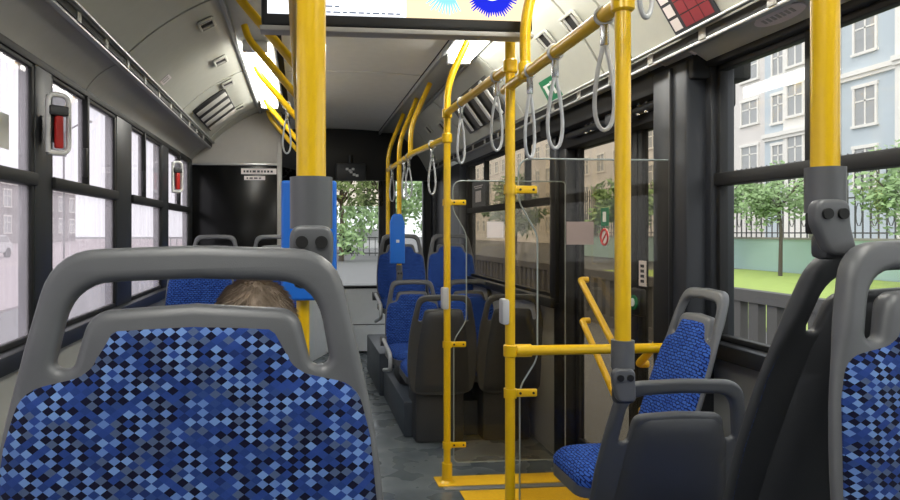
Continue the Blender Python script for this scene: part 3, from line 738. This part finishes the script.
# exit sign on the right cove
t = panel_thing('exit_sign', 'small green exit sign on the right cove above the door', 'sign', pr, nr, .80, 3.15)
b = NB(); box(b, -.06, .06, -.09, .09, 0, .003); build('plate', b, 'green', t)
b = NB(); box(b, -.035, .03, .03, .055, .003, .0045); box(b, -.02, .035, -.055, -.02, .003, .0045); box(b, -.03, -.02, -.06, .02, .003, .0045); build('symbol', b, 'white', t)
# poster on right cove
t = panel_thing('poster', 'dark printed poster with red and teal areas on the right cove', 'poster', pr, nr, .74, 1.975)
b = NB(); box(b, -.26, .09, -.115, .115, .004, .010); build('sheet', b, 'ink', t)
blocks = [(-.24, -.07, -.05, .06, 'teal'), (-.24, -.07, .065, .105, 'ink')]
for k in range(6): blocks.append((.072 - .05 * k - .040, .072 - .05 * k, -.105, -.062, 'sticker'))
for a in range(3):
    for c in range(3): blocks.append((-.06 + .046 * a, -.06 + .046 * a + .042, -.045 + .05 * c, -.045 + .05 * c + .046, 'maroon'))
for x0, x1, y0, y1, m in blocks:
    b = NB(); box(b, x0, x1, y0, y1, .010, .0112); build('printed_block', b, m, t)
b = NB(); prism(b, [(-.20, -.04), (-.185, -.05), (.03, .09), (.02, .105)], 'z', .0114, .012); build('printed_stripe', b, 'orange', t)
t = panel_thing('sticker', 'tiny pale sticker on the left cove panel', 'sticker', pl, nl, .84, 3.46)
b = NB(); box(b, -.03, .03, -.04, .04, 0, .002); build('paper', b, 'sticker', t)
b = NB(); box(b, -.02, .02, -.025, -.012, .002, .003); box(b, -.02, .02, .005, .018, .002, .003); build('print', b, 'duct', t)
t = panel_thing('oval_badge', 'pale oval badge on the panel above the big right window', 'sign', plr, nlr, .42, 1.72)
b = NB(); prism(b, [(.028 * math.cos(a), .095 * math.sin(a)) for a in [k * math.pi / 16 for k in range(32)]], 'z', 0, .004); build('plate', b, 'sticker', t)
b = NB()
for k in range(7): box(b, -.009, .009, -.062 + k * .018, -.052 + k * .018, .004, .005)
build('print', b, 'duct', t)
t = panel_thing('slot_light', 'small framed slot plate on the panel above the door', 'fitting', plr, nlr, .30, 2.20)
b = NB(); box(b, -.02, .02, -.09, .09, 0, .006, .002); build('frame', b, 'sticker', t)
b = NB(); box(b, -.010, .010, -.078, .078, .006, .008); build('lens', b, 'duct', t)
# labels on the cab partition
for x0, x1, z0, z1, lab in ((-.505, -.21, 1.758, 1.806, 'long white label strip at the top of the black cab partition'), (-.48, -.305, 1.708, 1.742, 'short white label under the longer one on the black partition')):
    t = thing('sticker', lab, 'sticker', ((x0 + x1) / 2, 5.549, z0))
    w = (x1 - x0) / 2; b = NB(); box(b, -w, w, -.003, 0, 0, z1 - z0); build('paper', b, 'sticker', t)
    b = NB(); x = -w + .02
    while x < w - .03:
        ww = random.uniform(.012, .03); box(b, x, x + ww, -.0042, -.0031, (z1 - z0) * .3, (z1 - z0) * .66); x += ww + .01
    build('print', b, 'ink', t)
# emergency hammers
def hammer(label, y):
    t = thing('emergency_hammer', label, 'emergency hammer', (XL + .050, y, 1.53), R(-48))
    b = NB(); tube(b, [(.02, -.036, .02), (.02, .036, .02), (.02, .036, .225), (.02, -.036, .225), (.02, -.036, .02)], .009, 10, rad=.03); build('holder_frame', b, 'white', t)
    b = NB(); box(b, 0, .006, -.036, .036, .01, .225, .002); build('back_plate', b, 'clear', t)
    b = NB(); box(b, .012, .034, -.014, .014, .035, .15, .006); build('handle', b, 'red', t)
    b = NB(); box(b, .008, .04, -.035, .03, .15, .185, .006); build('head', b, 'darkgrey', t)
    b = NB(); box(b, -.03, .002, -.02, .02, .06, .16, .004); build('bracket', b, 'darkgrey', t)
hammer('red emergency hammer in a white holder on the nearest left pillar', 2.405)
hammer('distant red emergency hammer on the last left pillar', 4.62)
# window sticker
t = thing('sticker', 'white square sticker on the nearest left window pane', 'sticker', (XL - .005, 2.11, 1.53)); b = NB(); box(b, 0, .002, -.045, .045, 0, .11); build('paper', b, 'white', t)
# door button unit and label
t = thing('door_button', 'green-ringed door button under a white label', 'button', (1.475, 2.70, .905))
b = NB(); box(b, -.035, .0, -.045, .045, 0, .12, .012); build('housing', b, 'black', t)
b = NB(); cyl(b, (-.035, 0, .06), (-.042, 0, .06), .032, 20); build('ring', b, 'green', t)
b = NB(); cyl(b, (-.042, 0, .06), (-.046, 0, .06), .018, 20); build('button_cap', b, 'pale', t)
t = thing('sticker', 'tall white label with dark print above the door button', 'sticker', (1.475, 2.69, 1.035)); b = NB(); box(b, -.004, 0, -.028, .028, 0, .11); build('paper', b, 'sticker', t)
b = NB()
for k in range(4): box(b, -.005, -.0041, -.016, .014, .015 + k * .022, .028 + k * .022)
build('print', b, 'ink', t)
t = thing('sticker', 'small green sticker with white mark on the door glass', 'sticker', (1.497, 3.09, 1.30)); b = NB(); box(b, -.002, 0, -.04, .04, 0, .09); build('paper', b, 'green', t)
b = NB(); box(b, -.003, -.0021, -.015, .02, .02, .07); build('print', b, 'white', t)
t = thing('sticker', 'round red prohibition sticker on the door glass', 'sticker', (1.497, 3.09, 1.20)); b = NB(); prism(b, [(.045 * math.cos(a), .045 + .045 * math.sin(a)) for a in [k * math.pi / 16 for k in range(32)]], 'x', -.002, 0); build('paper', b, 'white', t)
b = NB(); tube(b, [(-.003, .038 * math.cos(a), .045 + .038 * math.sin(a)) for a in [k * math.pi / 12 for k in range(24)]], .006, 6, closed=True); tube(b, [(-.003, -.026, .071), (-.003, .026, .019)], .005, 6); build('ring', b, 'red', t)
# dark notice on the front pillar
t = thing('notice', 'small black notice with a pale square by the far right window', 'notice', (XR - .014, 5.10, 1.47)); b = NB(); box(b, -.006, 0, -.19, .19, 0, .21); build('sheet', b, 'black', t)
b = NB(); box(b, -.0075, -.006, -.08, .08, .04, .13); box(b, -.0075, -.006, -.13, .13, .165, .172); box(b, -.0075, -.006, -.10, .10, .15, .157); build('print', b, 'sticker', t)
# LED display box on the front header
t = thing('led_display', 'dark grey display box with white mark below the front header', 'display', (.495, 6.52, 1.785))
b = NB(); box(b, -.15, .15, -.03, .06, 0, .175, .015); build('housing', b, 'darkgrey', t)
b = NB(); 
for x, z in ((-.04, .115), (-.01, .10), (.02, .115), (.03, .06), (.06, .05), (.0, .085)): box(b, x - .014, x + .014, -.034, -.030, z - .012, z + .012, .003)
build('mark', b, 'white', t)
b = NB(); cyl(b, (0, .03, .17), (0, .03, .26), .02); build('mount', b, 'black', t)
# console below windscreen
t = thing('front_console', 'pale grey console below the windscreen at the aisle end', 'console', (.55, 6.8, 0))
b = NB(); box(b, -.33, .34, -.03, .12, .02, .68, .015); build('body', b, 'pale', t)
b = NB(); box(b, -.12, -.10, -.04, -.03, .45, .58, .004); build('handle', b, 'black', t)
b = NB(); box(b, -.31, .32, -.036, -.03, .30, .306); build('seam', b, 'dark', t)
b = NB(); box(b, -.34, .35, -.04, .13, .68, .71, .01); build('top_ledge', b, 'black', t)

# ------------------------------------------------------------------ person seated ahead
def skin_mesh(verts, edges, radii, root=0, sub=2):
    me = bpy.data.meshes.new('tmp'); me.from_pydata(verts, edges, []); o = bpy.data.objects.new('tmp', me); COL.objects.link(o)
    o.modifiers.new('s', 'SKIN'); sd = o.modifiers.new('d', 'SUBSURF'); sd.levels = sub; sd.render_levels = sub
    for v, r in zip(me.skin_vertices[0].data, radii): v.radius = (r, r) if not isinstance(r, tuple) else r
    me.skin_vertices[0].data[root].use_root = True
    dg = bpy.context.evaluated_depsgraph_get(); dg.update()
    m2 = bpy.data.meshes.new_from_object(o.evaluated_get(dg)); b = bmesh.new(); b.from_mesh(m2)
    bpy.data.objects.remove(o); bpy.data.meshes.remove(me); bpy.data.meshes.remove(m2); return b
PO = Vector((-.10, 1.395, 0))
t = thing('person', 'seated person seen from behind, only the short brown-grey hair showing', 'person', PO)
V = []; E = []; RD = []
def vv(p, r, link=None):
    V.append(p); RD.append(r)
    if link is not None: E.append((link, len(V) - 1))
    return len(V) - 1
pel = vv((0, .04, .53), (.15, .11)); wai = vv((0, .03, .66), (.13, .095), pel); che = vv((0, .0, .80), (.15, .10), wai); sho = vv((0, -.005, .89), (.10, .075), che)
nk = vv((0, .01, .945), .052, sho); hd1 = vv((0, .03, .99), .06, nk); hd2 = vv((0, .025, 1.055), (.074, .09), hd1); vv((0, .015, 1.105), (.058, .072), hd2)
for s in (-1, 1):
    a = vv((s * .17, 0, .87), .052, sho); e = vv((s * .22, .06, .64), .042, a); w = vv((s * .15, .27, .56), .030, e); h = vv((s * .12, .34, .545), (.036, .018), w)
    for i, (dx, ln) in enumerate(((-.028, .062), (-.009, .072), (.010, .070), (.028, .056))):
        k = vv((s * .12 + dx, .375, .548), .0095, h); k2 = vv((s * .12 + dx * 1.1, .375 + ln * .55, .545), .009, k); vv((s * .12 + dx * 1.1, .375 + ln * .9, .525), .0075, k2)
    th_ = vv((s * .12 - s * .04, .345, .55), .010, h); vv((s * .12 - s * .062, .38, .545), .009, th_)
    hp = vv((s * .09, .10, .51), .085, pel); kn = vv((s * .12, .42, .475), .06, hp); an = vv((s * .12, .40, .10), .04, kn); vv((s * .12, .50, .045), .036, an)
body = skin_mesh(V, E, RD)
jk = body.copy(); jk.normal_update()
for v in jk.verts: v.co += v.normal * .013
for zz in (.57, .962): bmesh.ops.bisect_plane(jk, geom=jk.verts[:] + jk.edges[:] + jk.faces[:], plane_co=(0, 0, zz), plane_no=(0, 0, 1))
bmesh.ops.delete(jk, geom=[f for f in jk.faces if not (.57 < f.calc_center_median().z < .962) or (f.calc_center_median().y > .22)], context='FACES')
face = NB(); ball(face, (0, .105, 1.055), .014, 10, (1, 1.3, 1.4))
for s in (-1, 1): ball(face, (s * .078, .025, 1.055), .02, 10, (.45, .8, 1.3)); ball(face, (s * .03, .098, 1.075), .011, 10)
ball(face, (0, .10, 1.015), .018, 10, (1.3, .5, .4)); merge(body, face)
build('body', body, 'skin', t, 60)
V, E, RD = [], [], []
for q in (-1, 1):
    V, E, RD = [], [], []
    e = vv((q * .222, .04, .69), .056); m_ = vv((q * .22, .065, .64), .056, e); vv((q * .16, .245, .57), .044, m_)
    merge(jk, skin_mesh(V, E, RD))
build('jacket', jk, 'coat', t, 60)
V, E, RD = [], [], []
pel = vv((0, .04, .53), (.16, .115))
for s in (-1, 1):
    hp = vv((s * .09, .12, .515), .092, pel); kn = vv((s * .12, .42, .48), .07, hp); vv((s * .12, .40, .14), .055, kn)
build('trousers', skin_mesh(V, E, RD), 'trousers', t, 60)
for s in (-1, 1):
    b = NB(); ball(b, (s * .12, .46, .04), .05, 14, (.9, 2.3, .8)); build('shoe', b, 'shoe', t)
b = NB(); bmesh.ops.create_uvsphere(b, u_segments=32, v_segments=20, radius=1)
for v in b.verts:
    n = v.co.copy(); v.co = Vector((n.x * .083, n.y * .098 + .018, n.z * .098 + 1.067))
bmesh.ops.delete(b, geom=[v for v in b.verts if v.co.z < 1.0 or (v.co.y > .07 and v.co.z < 1.11)], context='VERTS')
for k in range(2600):
    th1 = random.uniform(0, 2 * math.pi); ph = math.acos(random.uniform(-.2, 1)); n = Vector((math.sin(ph) * math.cos(th1), math.sin(ph) * math.sin(th1), math.cos(ph)))
    p = Vector((n.x * .083, n.y * .098 + .018, n.z * .098 + 1.067))
    if p.y > .07 and p.z < 1.11: continue
    nn = Vector((n.x / .083, n.y / .098, n.z / .098)).normalized()
    d = (Vector((0, -.3, -.8)) + Vector((n.x, 0, 0)) * .9); d = (d - nn * d.dot(nn)); d = (d.normalized() + nn * .3 + Vector((random.uniform(-.35, .35), random.uniform(-.35, .35), 0))).normalized()
    sd = nn.cross(d).normalized() * .0011; L = random.uniform(.018, .034)
    q = [p - sd, p + sd, p + d * L * .6 + nn * .002 + sd * .7, p + d * L, p + d * L * .6 + nn * .002 - sd * .7]
    b.faces.new([b.verts.new(x) for x in q])
build('hair', b, 'hair', t, 60)

# ------------------------------------------------------------------ outside
GZ = -.35
b = NB(); box(b, -90, 90, -30, 220, GZ - .2, GZ); g = struct('floor_street', b, 'asphalt')
b = NB(); box(b, -80, -6, -20, 150, GZ, GZ + .05); tag(build('paved_square', b, 'plaza'), kind='structure')
b = NB(); box(b, 7.5, 18.4, -10, 25.5, GZ, -.28); tag(build('lawn_bank', b, 'grass'), kind='structure')
# low slotted barrier
t = thing('slotted_barrier', 'low dark slotted concrete barrier along the lawn', 'barrier', (5.2, 0, GZ))
b = NB(); box(b, 0, .14, -5, 24, 0, .18); box(b, 0, .14, -5, 24, .80, .94)
build('rails', b, 'darkstone', t)
b = NB(); y = -5
while y < 24:
    box(b, .02, .12, y, y + .16, .18, .80); y += .30
build('balusters', b, 'darkstone', t)['kind'] = 'stuff'
# teal wall and iron fence
t = thing('garden_wall', 'long pale teal wall below the iron fence', 'wall', (18.5, 0, -.28))
b = NB(); box(b, 0, .3, -10, 42, 0, 1.26); build('wall_body', b, 'tealwall', t)
b = NB(); box(b, -.05, .35, -10, 42, 1.26, 1.34); build('coping', b, 'stone', t)
t = thing('iron_fence', 'ornate dark iron fence standing on the teal wall', 'fence', (18.65, 0, 1.06))
b = NB(); y = -10.
while y < 42:
    box(b, -.018, .018, y - .018, y + .018, 0, 2.9); y += .30
build('bars', b, 'iron', t)['kind'] = 'stuff'
b = NB()
for z in (.15, 1.35, 2.5): box(b, -.025, .025, -10, 42, z, z + .05)
build('rails', b, 'iron', t)
b = NB(); y = -10
while y < 42:
    tube(b, [(0, y + .15 + .12 * math.cos(a), 1.9 + .4 * math.sin(a)) for a in [k * math.pi / 5 for k in range(10)]], .018, 5, closed=True)
    tube(b, [(0, y + .15 + .12 * math.cos(a), .8 + .4 * math.sin(a)) for a in [k * math.pi / 5 for k in range(10)]], .016, 5, closed=True); y += .6
build('scrollwork', b, 'iron', t)
for y in range(-8, 42, 6):
    b = NB(); box(b, -.16, .16, y - .16, y + .16, 0, 3.1, .03); build('fence_pier', b, 'stone', t)
# facade
def facade(name, label, x, y0, y1, ztop, mat, cols, rows, ww, wh, corn=True, wmat='whitepl'):
    t = thing(name, label, 'building', (x, (y0 + y1) / 2, GZ)); yc = (y0 + y1) / 2
    b = NB(); box(b, 0, 8, y0 - yc, y1 - yc, 0, ztop - GZ); build('wall_body', b, mat, t)
    if corn:
        b = NB()
        for z in corn: box(b, -.28, .1, y0 - yc, y1 - yc, z - GZ, z - GZ + .28); box(b, -.16, .1, y0 - yc, y1 - yc, z - GZ - .22, z - GZ)
        build('cornice', b, wmat, t)
    for y in cols:
        for z in rows:
            f = NB(); yy, zz = y - yc, z - GZ
            box(f, -.10, .05, yy - ww / 2 - .14, yy - ww / 2, zz - .12, zz + wh + .16); box(f, -.10, .05, yy + ww / 2, yy + ww / 2 + .14, zz - .12, zz + wh + .16)
            box(f, -.12, .05, yy - ww / 2 - .2, yy + ww / 2 + .2, zz + wh, zz + wh + .2); box(f, -.16, .05, yy - ww / 2 - .2, yy + ww / 2 + .2, zz - .16, zz)
            box(f, -.05, .05, yy - .05, yy + .05, zz, zz + wh); box(f, -.05, .05, yy - ww / 2, yy + ww / 2, zz + wh * .62, zz + wh * .62 + .09)
            fo = build('window', f, wmat, t, 0)
            p = NB(); box(p, -.02, .02, yy - ww / 2, yy + ww / 2, zz, zz + wh); build('pane', p, 'pane', fo, 0)
    return t
facade('house', 'beige plaster house wing with paired white windows beyond the fence', 33.6, 43.65, 62, 18, 'beige', [45.9, 50.5, 55, 59.5], [6.0, 9.4, 12.7], 1.7, 1.7, [16])
facade('house', 'pale blue house wing with tall narrow white windows', 33, 41.05, 43.55, 18, 'bluepl', [42.2], [5.4, 8.9, 12.2], 1.0, 1.9, [7.9, 15.5])
facade('house', 'white plaster bay with arched stone base beside the blue wing', 32.4, 37.0, 41.0, 18, 'whitepl', [39.9], [5.6, 9.0, 12.3], 1.3, 2.0, [7.8, 15.6])
facade('house', 'pale blue house front seen right of the big-window pole', 33, 32.7, 36.9, 18, 'bluepl', [35.2], [4.0, 7.6, 11.9], 1.4, 2.2, [10.6, 15.6])
facade('house', 'white corner bay at the right picture edge', 32.3, 20, 32.6, 18, 'whitepl', [30.6, 26.6], [4.0, 7.9, 12], 1.3, 2.2, [10.6, 15.6])
for y in (37.4, 41.3, 43.4, 33.2):
    pass
facade('house', 'long warm beige apartment row far along the street', 36, 64, 150, 19, 'beige', [67 + 4.2 * k for k in range(18)], [1.5, 5, 8.6, 12.2], 1.8, 2.0, [16])
# trees
def tree(label, x, y, h, r, zc, mat, n, trunk=.12, z0=0., group=None, leaf=.16):
    t = thing('tree', label, 'tree', (x, y, z0), group=group)
    b = NB(); tube(b, [(0, 0, -.05), (.05, .03, zc * .5), (0, .1, zc), (.05, 0, zc + r * .5)], [trunk, trunk * .8, trunk * .6, trunk * .25], 8)
    for k in range(5):
        a = k * 1.3; tube(b, [(0, .05, zc * .8), (r * .4 * math.cos(a), r * .4 * math.sin(a), zc + r * .1), (r * .65 * math.cos(a), r * .65 * math.sin(a), zc + r * .4)], [trunk * .5, trunk * .3, trunk * .1], 6)
    build('trunk', b, 'bark', t)
    b = NB(); cl = []
    for k in range(26):
        while True:
            p = Vector((random.uniform(-1, 1), random.uniform(-1, 1), random.uniform(-1, 1)))
            if p.length < 1: break
        cl.append((Vector((p.x * r * .8, p.y * r * .8, zc + p.z * (h - zc) * .85)), random.uniform(.22, .42) * r))
    for k in range(n):
        c, rr = random.choice(cl); d = Vector((random.gauss(0, 1), random.gauss(0, 1), random.gauss(0, 1))).normalized() * rr * random.uniform(.3, 1)
        p = c + d; u = Vector((random.gauss(0, 1), random.gauss(0, 1), random.gauss(0, 1))).normalized(); v = u.orthogonal().normalized(); s = leaf * random.uniform(.6, 1.3)
        b.faces.new([b.verts.new(q) for q in (p - u * s, p + v * s * .5, p + u * s, p - v * s * .5)])
    build('foliage', b, mat, t, 0); return t
tree('slim young tree with round crown in the middle of the big right window', 16.8, 21.4, 4.4, 1.45, 3.0, 'leaf', 2600, .07, -.28, leaf=.10)
tree('leafy tree left in the big right window, next to the door casing', 17.0, 25.2, 4.3, 1.35, 2.9, 'leaf', 2200, .08, -.28, leaf=.10)
tree('bushy tree at the right picture edge before the iron fence', 16.6, 16.4, 4.2, 1.3, 2.7, 'leaf', 2300, .07, -.28, leaf=.10)
tree('tree seen through the door glass', 16.0, 31.0, 4.6, 2.0, 3.0, 'leaf', 1800, .1, -.28, leaf=.18)
tree('tree seen through the far right window pane', 15.5, 46.0, 5.5, 2.4, 3.4, 'leafd', 1600, .12, -.28, leaf=.22)
k = 0
for x, y, h in ((-1.5, 40, 9), (2.2, 36, 8), (5.2, 42, 10), (8.0, 38, 8), (1.0, 52, 12), (7.5, 58, 12), (-4.5, 50, 11)):
    tree(['tall tree left of centre through the windscreen', 'tree straight ahead through the windscreen', 'tree behind the blue pole box through the windscreen', 'tree in the narrow right windscreen pane', 'background tree rising behind the windscreen trees', 'tall background tree over the right windscreen pane', 'leftmost tree beyond the windscreen'][k], x, y, h, 2.6, h * .5, 'leaf' if k % 2 else 'leafd', 1500, .16, GZ, leaf=.20); k += 1
t = thing('street_fence', 'dark railing across the street ahead of the bus', 'fence', (-1, 44, GZ))
b = NB(); x = -8
while x < 8: box(b, x - .025, x + .025, -.02, .02, 0, 1.3); x += .4
build('bars', b, 'iron', t)['kind'] = 'stuff'
b = NB(); box(b, -8, 8, -.03, .03, 1.2, 1.27); box(b, -8, 8, -.03, .03, .15, .22); build('rails', b, 'iron', t)
def car(label, x, y, rz, mat, van=False):
    t = thing('car', label, 'car', (x, y, GZ), rz)
    top = 1.9 if van else 1.45
    prof = [(-2.1, .35), (-2.1, .85), (-1.9, .95), (-1.3, 1.0), (-.7, top), (1.2, top), (1.8, 1.0), (2.1, .9), (2.1, .35)]
    b = NB(); prism(b, prof, 'y', -.85, .85); bmesh.ops.recalc_face_normals(b, faces=b.faces[:]); bmesh.ops.bevel(b, geom=b.edges[:], offset=.06, segments=2, affect='EDGES'); build('body', b, mat, t)
    for s in (-1, 1):
        b = NB(); prism(b, [(-1.1, 1.0), (-.65, top - .1), (1.1, top - .1), (1.55, 1.0)], 'y', s * .855, s * .862); build('side_window', b, 'pane', t, 0)
        for xx in (-1.3, 1.35): b = NB(); cyl(b, (xx, s * .70, .33), (xx, s * .88, .33), .33, 20); build('wheel', b, 'rubber', t)
car('red car parked behind the street railing ahead', .2, 47, 0, 'carr'); car('white van parked ahead, seen through the windscreen', 4.9, 49, 0, 'carw', True); car('blue car parked ahead beside the white van', 3.2, 58, 0, 'carb')
for i, (y, m) in enumerate(((14, 'carg'), (20, 'carw'), (26, 'carr'), (33, 'carg'), (41, 'carw'))):
    car(['grey', 'white', 'red', 'farther grey', 'farther white'][i] + ' car parked on the square beyond the left windows', -19, y, R(90), m)
# left hazy buildings
facade('house', 'wide grey building across the square beyond the left windows', -46, 10, 60, 12.5, 'haze1', [12 + 4.5 * k for k in range(11)], [1.2, 4.8, 8.4], 2.2, 2.2, [11]).rotation_euler = (0, 0, math.pi)
facade('house', 'brownish building farther along beyond the left windows', -40, 66, 120, 9, 'haze2', [68 + 5 * k for k in range(10)], [1.2, 4.8], 2.2, 2.2, [8]).rotation_euler = (0, 0, math.pi)
for i, (x, y) in enumerate(((-14, 17), (-14, 27), (-14, 40))):
    t = thing('street_lamp', ['nearest', 'middle', 'farthest'][i] + ' of the thin street lamps beyond the left windows', 'street lamp', (x, y, GZ))
    b = NB(); tube(b, [(0, 0, 0), (0, 0, 7.5), (1.2, 0, 8.2)], [.09, .06, .04] if False else .06, 8); build('post', b, 'iron', t)
    b = NB(); box(b, 1.0, 1.6, -.12, .12, 8.12, 8.24, .03); build('lantern', b, 'stone', t)

# ------------------------------------------------------------------ light, camera
w = bpy.data.worlds.new('overcast'); scene.world = w; w.use_nodes = True
nt = w.node_tree; nt.nodes.clear()
bg = nt.nodes.new('ShaderNodeBackground'); bg.inputs[0].default_value = (.93, .965, 1, 1); bg.inputs[1].default_value = 1.05
wo = nt.nodes.new('ShaderNodeOutputWorld'); nt.links.new(bg.outputs[0], wo.inputs[0])
sun = bpy.data.lights.new('sun', 'SUN'); sun.energy = .6; sun.angle = R(40); sun.color = (1, .97, .92)
so = bpy.data.objects.new('sun', sun); COL.objects.link(so); so.rotation_euler = Vector((-.55, -.35, .75)).to_track_quat('Z', 'Y').to_euler()
cam = bpy.data.cameras.new('camera'); co = bpy.data.objects.new('camera', cam); COL.objects.link(co)
co.location = (0, 0, 1.27); co.rotation_euler = (R(90), 0, R(-5.5))
cam.sensor_fit = 'HORIZONTAL'; cam.sensor_width = 36; cam.lens = 36 * 650 / 900
cam.shift_x = (450 - 364) / 900; cam.shift_y = -18 / 900; cam.clip_start = .02; cam.clip_end = 500
scene.camera = co
vs = scene.view_settings; vs.view_transform = 'Standard'; vs.look = 'None'; vs.gamma = 1; vs.exposure = .98; vs.use_curve_mapping = False
